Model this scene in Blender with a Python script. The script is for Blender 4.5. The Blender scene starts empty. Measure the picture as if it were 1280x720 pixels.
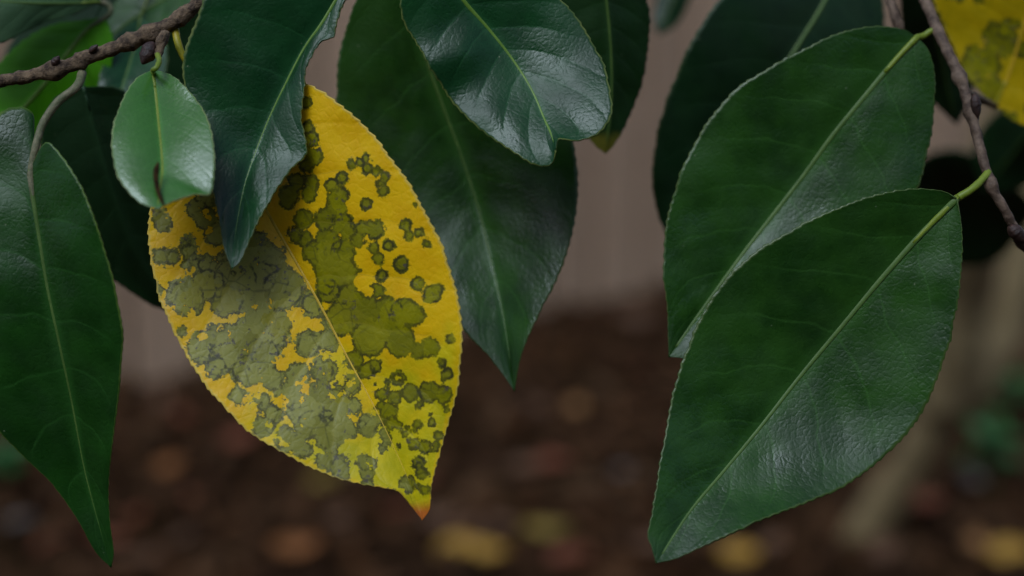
import bpy, bmesh, math, random
import numpy as np
from mathutils import Vector

# ------------------------------------------------------------------ camera, light, exposure
R = math.radians
SC = bpy.context.scene
COL = SC.collection
CAM = np.array([0.0, 0.0, 0.9])
PITCH = R(14)
FOC = 0.286                                    # focus distance, metres
KPX = 0.72 / 1280.0                            # 50 mm lens on a 36 mm sensor
FWD = np.array([0, math.cos(PITCH), -math.sin(PITCH)])
UP = np.array([0, math.sin(PITCH), math.cos(PITCH)])
RIGHT = np.array([1.0, 0, 0])

cd = bpy.data.cameras.new('camera')
cam = bpy.data.objects.new('camera', cd)
COL.objects.link(cam)
cam.location = CAM
cam.rotation_euler = (R(90) - PITCH, 0, 0)
cd.lens = 50
cd.sensor_width = 36
cd.clip_start = 0.01
cd.clip_end = 2000
cd.dof.use_dof = True
cd.dof.focus_distance = FOC
cd.dof.aperture_fstop = 6.2
SC.camera = cam

SUN_EL, SUN_AZ = 55.0, 208.0                   # azimuth from +Y, clockwise: the light comes from behind the camera
w = bpy.data.worlds.new('World')
SC.world = w
w.use_nodes = True
nt = w.node_tree
sky = nt.nodes.new('ShaderNodeTexSky')
sky.sky_type = 'NISHITA'
sky.sun_disc = False
sky.sun_elevation = R(SUN_EL)
sky.sun_rotation = R(SUN_AZ)
sky.dust_density = 2.0
nt.links.new(sky.outputs[0], nt.nodes['Background'].inputs[0])
nt.nodes['Background'].inputs[1].default_value = 0.11

sl = bpy.data.lights.new('sun', 'SUN')
sun = bpy.data.objects.new('sun', sl)
COL.objects.link(sun)
sl.energy = 1.5
sl.angle = R(30)
sl.color = (0.68, 0.845, 1.0)
sd = Vector((math.sin(R(SUN_AZ)) * math.cos(R(SUN_EL)), math.cos(R(SUN_AZ)) * math.cos(R(SUN_EL)), math.sin(R(SUN_EL))))
sun.rotation_euler = sd.to_track_quat('Z', 'Y').to_euler()
sun.location = (0, 0, 6)
SC.view_settings.view_transform = 'Standard'
SC.view_settings.look = 'None'
SC.view_settings.exposure = 0.0
SC.view_settings.gamma = 1.0
SC.cycles.max_bounces = 6
SC.cycles.use_denoising = True


# ------------------------------------------------------------------ helpers
def P(px, py, d):
    """Point of the place seen at photo position (px, py), d metres in front of the lens."""
    px, py, d = np.asarray(px, float), np.asarray(py, float), np.asarray(d, float)
    return CAM + d[..., None] * (FWD + KPX * ((px - 640)[..., None] * RIGHT - (py - 360)[..., None] * UP))


def on_ground(px, py, z=0.0):
    r = FWD + KPX * ((px - 640) * RIGHT - (py - 360) * UP)
    return CAM + r * ((z - CAM[2]) / r[2])


def crom(pts, n):
    """Smooth curve through pts, n samples evenly spaced along it."""
    p = np.asarray(pts, float)
    if len(p) == 2:
        t = np.linspace(0, 1, n)[:, None]
        return p[0] * (1 - t) + p[1] * t
    q = np.vstack([2 * p[0] - p[1], p, 2 * p[-1] - p[-2]])
    out = []
    t = np.linspace(0, 1, 24, endpoint=False)[:, None]
    for i in range(1, len(q) - 2):
        a, b, c, d = q[i - 1], q[i], q[i + 1], q[i + 2]
        out.append(0.5 * (2 * b + (c - a) * t + (2 * a - 5 * b + 4 * c - d) * t ** 2 + (3 * b - a - 3 * c + d) * t ** 3))
    out = np.vstack(out + [p[-1:]])
    s = np.r_[0, np.cumsum(np.linalg.norm(np.diff(out[:, :2], axis=0), axis=1) + 1e-9)]
    u = np.linspace(0, s[-1], n)
    return np.stack([np.interp(u, s, out[:, k]) for k in range(p.shape[1])], 1)


def lut(vals, u):
    """Values spread evenly over 0..1, smoothly interpolated at u."""
    vals = np.atleast_1d(np.asarray(vals, float))
    if len(vals) == 1:
        return np.full_like(u, vals[0])
    x = u * (len(vals) - 1)
    i = np.clip(x.astype(int), 0, len(vals) - 2)
    f = x - i
    q = np.r_[2 * vals[0] - vals[1], vals, 2 * vals[-1] - vals[-2]]
    a, b, c, d = q[i], q[i + 1], q[i + 2], q[i + 3]
    return 0.5 * (2 * b + (c - a) * f + (2 * a - 5 * b + 4 * c - d) * f ** 2 + (3 * b - a - 3 * c + d) * f ** 3)


def vnoise(x, y, seed):
    """Smooth value noise in -1..1, vectorised."""
    g = np.random.RandomState(seed).uniform(-1, 1, (64, 64))
    xi, yi = np.floor(x).astype(int), np.floor(y).astype(int)
    fx, fy = x - xi, y - yi
    fx, fy = fx * fx * (3 - 2 * fx), fy * fy * (3 - 2 * fy)
    a, b = g[xi % 64, yi % 64], g[(xi + 1) % 64, yi % 64]
    c, d = g[xi % 64, (yi + 1) % 64], g[(xi + 1) % 64, (yi + 1) % 64]
    return (a * (1 - fx) + b * fx) * (1 - fy) + (c * (1 - fx) + d * fx) * fy


def empty(name, loc, label, cat, group=None):
    o = bpy.data.objects.new(name, None)
    COL.objects.link(o)
    o.location = loc
    o.empty_display_size = 0.02
    o['label'] = label
    o['category'] = cat
    if group:
        o['group'] = group
    return o


def wloc(o):
    l = np.array(o.location)
    while o.parent:
        o = o.parent
        l = l + np.array(o.location)
    return l


def link(name, me, mat, world_origin, parent=None, label=None):
    if mat:
        me.materials.clear()
        me.materials.append(mat)
    o = bpy.data.objects.new(name, me)
    COL.objects.link(o)
    if parent is not None:
        o.parent = parent
        o.location = np.asarray(world_origin) - wloc(parent)
    else:
        o.location = world_origin
    if label:
        o['label'] = label
    return o


def mesh_from(verts, faces, smooth=True):
    me = bpy.data.meshes.new('m')
    me.from_pydata([tuple(v) for v in verts], [], [tuple(f) for f in faces])
    if smooth:
        me.polygons.foreach_set('use_smooth', [True] * len(me.polygons))
    me.update()
    return me


def grid_faces(n, m, flip=False):
    i, j = np.meshgrid(np.arange(n - 1), np.arange(m - 1), indexing='ij')
    a = (i * m + j).ravel()
    f = np.stack([a, a + 1, a + m + 1, a + m], 1)
    return f[:, ::-1] if flip else f


def tube_data(pts, rad, sides=10, squash=1.0, lump=0.0, seed=0, off=0):
    """Tube through pts; squash < 1 flattens it towards the camera side."""
    p = np.asarray(pts, float)
    n = len(p)
    rad = np.broadcast_to(np.asarray(rad, float), (n,))
    t = np.gradient(p, axis=0)
    t /= np.linalg.norm(t, axis=1)[:, None] + 1e-12
    b = np.cross(t, CAM - p)
    b /= np.linalg.norm(b, axis=1)[:, None] + 1e-12
    nn = np.cross(b, t)
    a = np.linspace(0, 2 * math.pi, sides, endpoint=False)
    rr = rad[:, None] * np.ones((1, sides))
    if lump:
        s = np.r_[0, np.cumsum(np.linalg.norm(np.diff(p, axis=0), axis=1))] / max(rad.mean(), 1e-9)
        ss, aa = np.meshgrid(s, a, indexing='ij')
        rr = rr * (1 + lump * vnoise(ss * 0.9, np.cos(aa) * 1.3 + 7, seed) + lump * 0.6 * vnoise(ss * 2.3, np.sin(aa) * 2.1 + 17, seed + 1))
    v = p[:, None, :] + rr[..., None] * (np.cos(a)[None, :, None] * b[:, None, :] + squash * np.sin(a)[None, :, None] * nn[:, None, :])
    v = v.reshape(-1, 3)
    f = []
    for i in range(n - 1):
        for j in range(sides):
            k = (j + 1) % sides
            f.append((off + i * sides + j, off + i * sides + k, off + (i + 1) * sides + k, off + (i + 1) * sides + j))
    v = np.vstack([v, p[:1], p[-1:]])
    for j in range(sides):
        k = (j + 1) % sides
        f.append((off + n * sides, off + k, off + j))
        f.append((off + n * sides + 1, off + (n - 1) * sides + j, off + (n - 1) * sides + k))
    return v, f


def tube(name, pts, rad, mat, parent, label=None, **kw):
    p = np.asarray(pts, float)
    v, f = tube_data(p, rad, **kw)
    return link(name, mesh_from(v - p[0], f), mat, p[0], parent, label)


# ------------------------------------------------------------------ materials
class NB:
    """A small node builder."""

    def __init__(self, name):
        self.m = bpy.data.materials.new(name)
        self.m.use_nodes = True
        self.t = self.m.node_tree
        self.t.nodes.clear()
        self.out = self.t.nodes.new('ShaderNodeOutputMaterial')

    def n(self, typ, **kw):
        nd = self.t.nodes.new(typ)
        for k, v in kw.items():
            if k.startswith('i_'):
                nd.inputs[k[2:].replace('_', ' ')].default_value = v
            else:
                setattr(nd, k, v)
        return nd

    def l(self, a, b):
        self.t.links.new(a, b)

    def val(self, sock, v):
        if hasattr(v, 'is_output'):
            self.l(v, sock)
        else:
            sock.default_value = v

    def math(self, op, a, b=0.0, c=None, clamp=False):
        nd = self.n('ShaderNodeMath', operation=op, use_clamp=clamp)
        self.val(nd.inputs[0], a)
        self.val(nd.inputs[1], b)
        if c is not None:
            self.val(nd.inputs[2], c)
        return nd.outputs[0]

    def ramp(self, x, lo, hi, a=0.0, b=1.0):
        nd = self.n('ShaderNodeMapRange', interpolation_type='SMOOTHSTEP')
        self.val(nd.inputs[0], x)
        for i, v in enumerate((lo, hi, a, b)):
            nd.inputs[i + 1].default_value = v
        return nd.outputs[0]

    def mix(self, f, a, b):
        nd = self.n('ShaderNodeMix', data_type='RGBA')
        self.val(nd.inputs[0], f)
        for s, v in ((nd.inputs[6], a), (nd.inputs[7], b)):
            if hasattr(v, 'is_output'):
                self.l(v, s)
            else:
                s.default_value = (*v, 1)
        return nd.outputs[2]

    def attr(self, name):
        return self.n('ShaderNodeAttribute', attribute_name=name).outputs['Fac']

    def coord(self):
        return self.n('ShaderNodeTexCoord').outputs['Object']

    def noise(self, co, scale, detail=3.0, rough=0.55):
        nd = self.n('ShaderNodeTexNoise', i_Scale=scale, i_Detail=detail, i_Roughness=rough)
        self.l(co, nd.inputs['Vector'])
        return nd.outputs[0]

    def voro(self, co, scale, feature='DISTANCE_TO_EDGE'):
        nd = self.n('ShaderNodeTexVoronoi', feature=feature, i_Scale=scale)
        self.l(co, nd.inputs['Vector'])
        return nd.outputs['Distance']

    def bump(self, h, dist, strength=1.0, normal=None):
        nd = self.n('ShaderNodeBump', i_Strength=strength, i_Distance=dist)
        self.l(h, nd.inputs['Height'])
        if normal is not None:
            self.l(normal, nd.inputs['Normal'])
        return nd.outputs[0]


def secondary(nb, ns):
    """0 on the side veins, towards 1 between them; they leave the midrib and run towards the tip."""
    u, v = nb.attr('leaf_u'), nb.attr('leaf_v')
    av = nb.math('ABSOLUTE', v)
    co = nb.coord()
    wob = nb.math('SUBTRACT', nb.noise(co, 90.0, 2.0), 0.5)
    s = nb.math('MULTIPLY', nb.math('SUBTRACT', u, nb.math('MULTIPLY', nb.math('POWER', av, 1.2), 0.17)), ns)
    s = nb.math('ADD', s, nb.math('MULTIPLY', wob, 0.45))
    return nb.math('ABSOLUTE', nb.math('SINE', nb.math('MULTIPLY', s, math.pi))), u, v, av, co


def leaf_material(name, base, deep, trans, tfac=0.10, rim=(0.16, 0.20, 0.05), rough=0.30, ns=8.0, fine=1.0, veins=0.2, spec=0.45, tip=None):
    nb = NB(name)
    sv, u, v, av, co = secondary(nb, ns)
    mott = nb.noise(co, 140.0, 4.0, 0.6)
    big = nb.noise(co, 45.0, 2.0)
    col = nb.mix(nb.ramp(nb.math('ADD', nb.math('MULTIPLY', mott, 0.5), nb.math('MULTIPLY', big, 0.5)), 0.35, 0.65), deep, base)
    vein = nb.math('MULTIPLY', nb.ramp(sv, 0.0, 0.13, 1.0, 0.0), veins * 1.05)
    vein = nb.math('MULTIPLY', vein, nb.ramp(av, 0.55, 0.95, 1.0, 0.0))
    col = nb.mix(vein, col, tuple(min(1, c * 2.2 + 0.012) for c in base))
    near = nb.ramp(av, 0.0, 0.14, 0.35, 0.0)
    col = nb.mix(near, col, tuple(c * 1.9 + 0.01 for c in base))
    speck = nb.ramp(nb.voro(co, 210.0, 'F1'), 0.0, 0.055, 0.55, 0.0)
    col = nb.mix(nb.math('MULTIPLY', speck, nb.ramp(nb.noise(co, 60.0, 1.0), 0.44, 0.50)), col, (0.34, 0.36, 0.24))
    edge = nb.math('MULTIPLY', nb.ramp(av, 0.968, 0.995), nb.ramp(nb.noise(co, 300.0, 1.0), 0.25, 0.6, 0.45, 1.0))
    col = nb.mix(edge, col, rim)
    if tip:
        col = nb.mix(nb.ramp(nb.math('ADD', u, nb.math('MULTIPLY', nb.noise(co, 300.0, 2.0), 0.08)), 0.92, 0.97), col, tip)
    # relief: side veins sunk, a net of small veins, fine grain
    ret = nb.math('MINIMUM', nb.voro(co, 760.0), 0.25)
    ret2 = nb.math('MINIMUM', nb.voro(co, 1500.0), 0.3)
    h = nb.math('ADD', nb.math('MULTIPLY', ret, 1.8), nb.math('MULTIPLY', ret2, 0.6))
    h = nb.math('ADD', h, nb.math('MULTIPLY', nb.ramp(sv, 0.0, 0.35), 0.5))
    h = nb.math('ADD', h, nb.math('MULTIPLY', nb.noise(co, 900.0, 2.0), 0.7))
    nrm = nb.bump(h, 0.00005 * fine)
    ro = nb.ramp(nb.noise(co, 120.0, 3.0), 0.3, 0.7, rough - 0.06, rough + 0.12)
    bs = nb.n('ShaderNodeBsdfPrincipled')
    nb.l(col, bs.inputs['Base Color'])
    nb.l(ro, bs.inputs['Roughness'])
    nb.l(nrm, bs.inputs['Normal'])
    bs.inputs['IOR'].default_value = 1.48
    bs.inputs['Specular IOR Level'].default_value = spec
    tr = nb.n('ShaderNodeBsdfTranslucent')
    tr.inputs['Color'].default_value = (*trans, 1)
    mx = nb.n('ShaderNodeMixShader', i_Fac=tfac)
    nb.l(bs.outputs[0], mx.inputs[1])
    nb.l(tr.outputs[0], mx.inputs[2])
    nb.l(mx.outputs[0], nb.out.inputs[0])
    return nb.m


def yellow_material(name, fine=1.0, grey=0.55, y1=(0.88, 0.50, 0.002), y2=(0.96, 0.60, 0.004)):
    nb = NB(name)
    sv, u, v, av, co = secondary(nb, 9.0)
    n1 = nb.math('SUBTRACT', nb.noise(co, 420.0, 3.0, 0.6), 0.5)
    n2 = nb.math('SUBTRACT', nb.noise(co, 1300.0, 2.0), 0.5)
    s0 = nb.attr('spot')
    s = nb.math('ADD', nb.math('SUBTRACT', s0, nb.ramp(v, 0.03, -0.03, 0.6, 3.8)), nb.math('MULTIPLY', n1, 10.0))
    s = nb.math('ADD', s, nb.math('MULTIPLY', n2, 7.0))
    n3 = nb.math('SUBTRACT', nb.noise(co, 800.0, 3.0, 0.7), 0.5)
    s = nb.math('ADD', s, nb.math('MULTIPLY', n3, nb.ramp(v, 0.02, -0.05, 6.0, 16.0)))
    fleck = nb.ramp(nb.noise(co, 300.0, 3.0, 0.65), 0.57, 0.66)
    fleck = nb.math('MULTIPLY', fleck, nb.ramp(nb.noise(co, 75.0, 1.0), 0.40, 0.55))
    s = nb.math('ADD', s, nb.math('MULTIPLY', fleck, nb.ramp(v, 0.02, -0.05, 3.0, 26.0)))
    inside = nb.ramp(s, -1.2, 1.2, 1.0, 0.0)
    patch = nb.noise(co, 170.0, 3.0)
    yel = nb.mix(nb.ramp(patch, 0.3, 0.7), y1, y2)
    ygr = nb.mix(nb.ramp(patch, 0.3, 0.7), (0.56, 0.49, 0.004), (0.78, 0.62, 0.008))
    low = nb.math('ADD', u, nb.math('MULTIPLY', nb.math('SUBTRACT', nb.noise(co, 110.0, 2.0), 0.5), 0.5))
    bg = nb.mix(nb.ramp(low, 0.58, 0.80), yel, ygr)
    bg = nb.mix(nb.ramp(av, 0.86, 0.97, 0.0, 0.55), bg, yel)
    mott = nb.noise(co, 260.0, 4.0, 0.65)
    oli = nb.mix(nb.ramp(mott, 0.35, 0.65), (0.25, 0.24, 0.002), (0.34, 0.31, 0.003))
    oli = nb.mix(nb.ramp(v, 0.05, -0.10, 0.0, grey), oli, (0.38, 0.37, 0.11))  # left-half blotches greyed and lightened: mostly sky sheen put into the colour
    cell = nb.n('ShaderNodeTexVoronoi', feature='F1', i_Scale=150.0)
    wc = nb.n('ShaderNodeVectorMath', operation='ADD')
    nb.l(co, wc.inputs[0])
    wn = nb.n('ShaderNodeTexNoise', i_Scale=400.0, i_Detail=2.0)
    nb.l(co, wn.inputs['Vector'])
    ws = nb.n('ShaderNodeVectorMath', operation='SCALE')
    nb.l(wn.outputs['Color'], ws.inputs[0])
    ws.inputs['Scale'].default_value = 0.006
    nb.l(ws.outputs[0], wc.inputs[1])
    nb.l(wc.outputs[0], cell.inputs['Vector'])
    sep = nb.n('ShaderNodeSeparateColor')
    nb.l(cell.outputs['Color'], sep.inputs[0])
    oli = nb.mix(nb.ramp(sep.outputs[0], 0.45, 0.9, 0.0, 0.6), oli, (0.20, 0.19, 0.008))
    yy = nb.math('MULTIPLY', nb.ramp(sep.outputs[1], 0.78, 0.82), nb.ramp(v, 0.0, -0.1, 0.3, 0.7))
    oli = nb.mix(yy, oli, (0.36, 0.32, 0.02))
    les = nb.mix(inside, bg, oli)
    ring = nb.math('MULTIPLY', nb.ramp(s, -5.5, -2.0), nb.ramp(s, 0.8, -1.0, 0.0, 1.0))
    ring = nb.math('MULTIPLY', ring, nb.ramp(nb.noise(co, 330.0, 3.0, 0.7), 0.36, 0.52))
    dk = nb.mix(nb.ramp(nb.noise(co, 700.0, 2.0), 0.4, 0.6), (0.070, 0.072, 0.008), (0.038, 0.026, 0.012))
    les = nb.mix(nb.math('MULTIPLY', ring, 0.7), les, dk)
    # dark flecks grouped inside the sick patches
    fl = nb.math('MULTIPLY', nb.ramp(nb.noise(co, 620.0, 3.0, 0.7), 0.56, 0.66), nb.ramp(nb.math('ADD', nb.noise(co, 150.0, 2.0), nb.ramp(v, 0.0, -0.1, 0.0, 0.06)), 0.50, 0.62))
    fl = nb.math('MULTIPLY', fl, nb.ramp(s, 3.0, -2.0, 0.0, 0.8))
    les = nb.mix(fl, les, (0.085, 0.068, 0.075))
    # broken dark outlines of the older spots that have run together
    arc = nb.math('ADD', nb.attr('arc'), nb.math('MULTIPLY', nb.math('ABSOLUTE', n1), 14.0))
    am = nb.math('MULTIPLY', nb.ramp(arc, 0.8, 3.2, 0.85, 0.0), nb.ramp(nb.noise(co, 210.0, 2.0), 0.50, 0.60))
    les = nb.mix(nb.math('MULTIPLY', am, inside), les, (0.045, 0.045, 0.016))
    vo = nb.ramp(nb.voro(co, 190.0), 0.0, 0.05, 0.45, 0.0)
    les = nb.mix(nb.math('MULTIPLY', nb.math('MULTIPLY', vo, inside), nb.ramp(nb.noise(co, 200.0, 1.0), 0.45, 0.6)), les, (0.06, 0.065, 0.015))
    les = nb.mix(nb.math('MULTIPLY', nb.ramp(sv, 0.0, 0.07, 0.22, 0.0), nb.ramp(av, 0.6, 0.95, 1.0, 0.0)), les, (0.45, 0.36, 0.05))
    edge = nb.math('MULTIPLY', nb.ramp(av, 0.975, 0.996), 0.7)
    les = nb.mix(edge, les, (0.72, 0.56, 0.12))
    les = nb.mix(nb.ramp(u, 0.955, 0.985), les, (0.60, 0.16, 0.02))
    ret = nb.math('MINIMUM', nb.voro(co, 560.0), 0.2)
    h = nb.math('ADD', nb.math('MULTIPLY', ret, 2.0), nb.math('MULTIPLY', nb.noise(co, 1000.0, 3.0), 0.6))
    h = nb.math('ADD', h, nb.math('MULTIPLY', nb.noise(co, 240.0, 2.0), 1.6))
    h = nb.math('ADD', h, nb.math('MULTIPLY', nb.ramp(sv, 0.0, 0.3), 0.6))
    nrm = nb.bump(h, 0.00007 * fine)
    bs = nb.n('ShaderNodeBsdfPrincipled')
    nb.l(les, bs.inputs['Base Color'])
    bs.inputs['Roughness'].default_value = 0.42
    bs.inputs['IOR'].default_value = 1.46
    bs.inputs['Specular IOR Level'].default_value = 0.36
    nb.l(nrm, bs.inputs['Normal'])
    tr = nb.n('ShaderNodeBsdfTranslucent')
    nb.l(les, tr.inputs['Color'])
    mx = nb.n('ShaderNodeMixShader', i_Fac=0.18)
    nb.l(bs.outputs[0], mx.inputs[1])
    nb.l(tr.outputs[0], mx.inputs[2])
    nb.l(mx.outputs[0], nb.out.inputs[0])
    return nb.m


def plain(name, c1, c2, scale, rough=0.6, bump=0.0002, bscale=None, spec=0.4, detail=4.0, stretch=None, vary=0.0):
    nb = NB(name)
    co = nb.coord()
    if stretch:
        mp = nb.n('ShaderNodeMapping')
        mp.inputs['Scale'].default_value = stretch
        nb.l(co, mp.inputs[0])
        co = mp.outputs[0]
    f = nb.noise(co, scale, detail, 0.65)
    col = nb.mix(nb.ramp(f, 0.32, 0.68), c1, c2)
    if vary:
        rnd_ = nb.n('ShaderNodeObjectInfo').outputs['Random']
        col = nb.mix(nb.math('MULTIPLY', rnd_, vary), col, tuple(q * 0.3 for q in c1))
    bs = nb.n('ShaderNodeBsdfPrincipled')
    nb.l(col, bs.inputs['Base Color'])
    bs.inputs['Roughness'].default_value = rough
    bs.inputs['Specular IOR Level'].default_value = spec
    nb.l(nb.bump(nb.noise(co, bscale or scale * 2, 4.0, 0.7), bump), bs.inputs['Normal'])
    nb.l(bs.outputs[0], nb.out.inputs[0])
    return nb.m


def island_material(name, cols, rough=0.8, per_object=False):
    """Colour picked at random per chip (mesh island) or per object."""
    nb = NB(name)
    if per_object:
        r = nb.n('ShaderNodeObjectInfo').outputs['Random']
    else:
        r = nb.n('ShaderNodeNewGeometry').outputs['Random Per Island']
    cr = nb.n('ShaderNodeValToRGB')
    el = cr.color_ramp.elements
    while len(el) < len(cols):
        el.new(0.5)
    for i, c in enumerate(cols):
        el[i].position = i / (len(cols) - 1)
        el[i].color = (*c, 1)
    nb.l(r, cr.inputs[0])
    co = nb.coord()
    col = nb.mix(nb.ramp(nb.noise(co, 60.0, 4.0), 0.3, 0.7, 0.0, 0.45), cr.outputs[0], (0.02, 0.014, 0.010))
    bs = nb.n('ShaderNodeBsdfPrincipled')
    nb.l(col, bs.inputs['Base Color'])
    bs.inputs['Roughness'].default_value = rough
    bs.inputs['Specular IOR Level'].default_value = 0.05
    nb.l(nb.bump(nb.noise(co, 200.0, 3.0), 0.001), bs.inputs['Normal'])
    nb.l(bs.outputs[0], nb.out.inputs[0])
    return nb.m


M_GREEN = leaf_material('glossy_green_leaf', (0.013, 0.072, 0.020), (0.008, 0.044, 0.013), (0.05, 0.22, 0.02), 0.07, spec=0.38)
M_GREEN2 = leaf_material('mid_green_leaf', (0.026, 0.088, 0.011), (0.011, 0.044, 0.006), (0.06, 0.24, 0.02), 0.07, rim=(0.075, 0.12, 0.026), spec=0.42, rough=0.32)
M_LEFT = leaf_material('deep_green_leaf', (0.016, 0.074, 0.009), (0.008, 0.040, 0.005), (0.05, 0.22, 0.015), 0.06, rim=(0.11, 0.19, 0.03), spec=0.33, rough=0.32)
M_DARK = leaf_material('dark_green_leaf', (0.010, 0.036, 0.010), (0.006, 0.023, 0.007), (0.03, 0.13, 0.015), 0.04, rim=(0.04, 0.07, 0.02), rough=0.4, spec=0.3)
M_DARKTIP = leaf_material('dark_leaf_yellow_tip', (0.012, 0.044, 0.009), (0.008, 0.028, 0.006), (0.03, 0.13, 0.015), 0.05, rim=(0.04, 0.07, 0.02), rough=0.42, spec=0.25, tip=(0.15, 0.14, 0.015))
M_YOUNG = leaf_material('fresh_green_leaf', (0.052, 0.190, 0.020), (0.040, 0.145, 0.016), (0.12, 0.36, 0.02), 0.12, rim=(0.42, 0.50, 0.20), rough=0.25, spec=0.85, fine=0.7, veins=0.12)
M_BRIGHT = leaf_material('light_shining_leaf', (0.11, 0.40, 0.008), (0.08, 0.32, 0.006), (0.14, 0.52, 0.005), 0.40, rim=(0.08, 0.2, 0.02), rough=0.5, spec=0.25)  # translucent, with the base green also raised to imitate backlight
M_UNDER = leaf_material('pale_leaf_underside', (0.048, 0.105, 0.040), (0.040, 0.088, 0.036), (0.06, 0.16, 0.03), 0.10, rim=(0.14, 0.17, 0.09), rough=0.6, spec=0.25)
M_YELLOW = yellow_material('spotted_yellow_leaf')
M_YELLOW_SHADED = yellow_material('shaded_yellow_leaf', 1.0, 0.0, (0.50, 0.36, 0.003), (0.62, 0.43, 0.004))  # the spotted yellow darkened: the corner leaf's shade put into its colour
M_RIB = plain('leaf_midrib', (0.12, 0.23, 0.025), (0.15, 0.27, 0.04), 300, 0.45, 0.00005)
M_RIBD = plain('dull_midrib', (0.065, 0.13, 0.022), (0.09, 0.165, 0.032), 300, 0.5, 0.00005)
M_RIBY = plain('yellow_midrib', (0.55, 0.34, 0.015), (0.70, 0.46, 0.03), 300, 0.45, 0.00005)
M_PET = plain('green_petiole', (0.14, 0.21, 0.015), (0.21, 0.27, 0.025), 260, 0.45, 0.00008)
M_PETY = plain('yellow_petiole', (0.26, 0.25, 0.012), (0.46, 0.36, 0.020), 260, 0.45, 0.00008)
M_PETB = plain('corky_petiole', (0.10, 0.115, 0.050), (0.22, 0.20, 0.115), 500, 0.6, 0.0002)
M_BARK = plain('twig_bark', (0.045, 0.026, 0.015), (0.25, 0.165, 0.095), 520, 0.75, 0.0008, 800)
M_BARK2 = plain('pale_twig_bark', (0.060, 0.034, 0.021), (0.21, 0.14, 0.095), 300, 0.65, 0.0004, 700)
M_BUD = plain('dark_bud', (0.022, 0.010, 0.008), (0.060, 0.030, 0.022), 400, 0.45, 0.0004)
M_WOUND = plain('brown_leaf_wound', (0.020, 0.010, 0.004), (0.06, 0.032, 0.010), 600, 0.8, 0.0003, spec=0.1)
M_FENCE = plain('weathered_fence_board', (0.60, 0.39, 0.25), (0.72, 0.48, 0.32), 14, 0.85, 0.004, 60, 0.15, stretch=(6, 6, 0.5), vary=0.42)
M_TRUNK = plain('shrub_bark', (0.22, 0.16, 0.075), (0.38, 0.28, 0.14), 26, 0.85, 0.006, 70)
M_CHIP = island_material('bark_chip', [(0.028, 0.013, 0.007), (0.058, 0.026, 0.012), (0.036, 0.017, 0.008), (0.115, 0.054, 0.025), (0.085, 0.034, 0.013), (0.120, 0.068, 0.035)])


M_HCORE = plain('hedge_shade', (0.012, 0.022, 0.008), (0.03, 0.05, 0.015), 8, 0.9, 0.02, 20, 0.1)
M_HLEAF = plain('hedge_leaf', (0.030, 0.065, 0.016), (0.055, 0.105, 0.028), 5, 0.6, 0.001, 60, 0.3)


def soil_material():
    nb = NB('dark_soil')
    co = nb.coord()
    col = nb.mix(nb.ramp(nb.noise(co, 16.0, 5.0, 0.7), 0.35, 0.68), (0.024, 0.013, 0.006), (0.080, 0.042, 0.018))
    col = nb.mix(nb.ramp(nb.noise(co, 2.2, 3.0), 0.45, 0.7, 0.0, 0.5), col, (0.075, 0.036, 0.013))
    bs = nb.n('ShaderNodeBsdfPrincipled')
    nb.l(col, bs.inputs['Base Color'])
    bs.inputs['Roughness'].default_value = 0.95
    bs.inputs['Specular IOR Level'].default_value = 0.05
    nb.l(nb.bump(nb.noise(co, 45.0, 5.0, 0.75), 0.02), bs.inputs['Normal'])
    nb.l(bs.outputs[0], nb.out.inputs[0])
    return nb.m


# ------------------------------------------------------------------ ground and fence
def ground():
    a = np.linspace(-1, 1, 161)
    sx = 2.2 * a + 300 * np.abs(a) ** 9 * np.sign(a)
    x, y = np.meshgrid(sx, sx + 2.6, indexing='ij')
    near = np.exp(-((x / 5) ** 2 + ((y - 2.6) / 5) ** 2))
    z = near * (0.030 * vnoise(x * 2.2 + 50, y * 2.2 + 50, 3) + 0.014 * vnoise(x * 9 + 50, y * 9 + 50, 4) + 0.006 * vnoise(x * 23 + 50, y * 23 + 50, 5)) - 0.02
    v = np.stack([x, y, z], -1).reshape(-1, 3)
    me = mesh_from(v, grid_faces(161, 161, flip=True))
    o = link('ground', me, soil_material(), (0, 0, 0))
    o['kind'] = 'structure'
    return o


ground()

FA, FB = on_ground(180, 470), on_ground(770, 368)     # two points on the foot of the fence
fd = (FB - FA)[:2] / np.linalg.norm((FB - FA)[:2])
fn = np.array([fd[1], -fd[0]])                        # towards the camera


def box_mesh(sx, sy, sz, bev=0.003, jag=None):
    bm = bmesh.new()
    bmesh.ops.create_cube(bm, size=1)
    for vv in bm.verts:
        vv.co = Vector((vv.co.x * sx, vv.co.y * sy, (vv.co.z + 0.5) * sz))
    bmesh.ops.bevel(bm, geom=list(bm.edges), offset=bev, segments=1, affect='EDGES')
    me = bpy.data.meshes.new('m')
    bm.to_mesh(me)
    bm.free()
    return me


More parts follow.
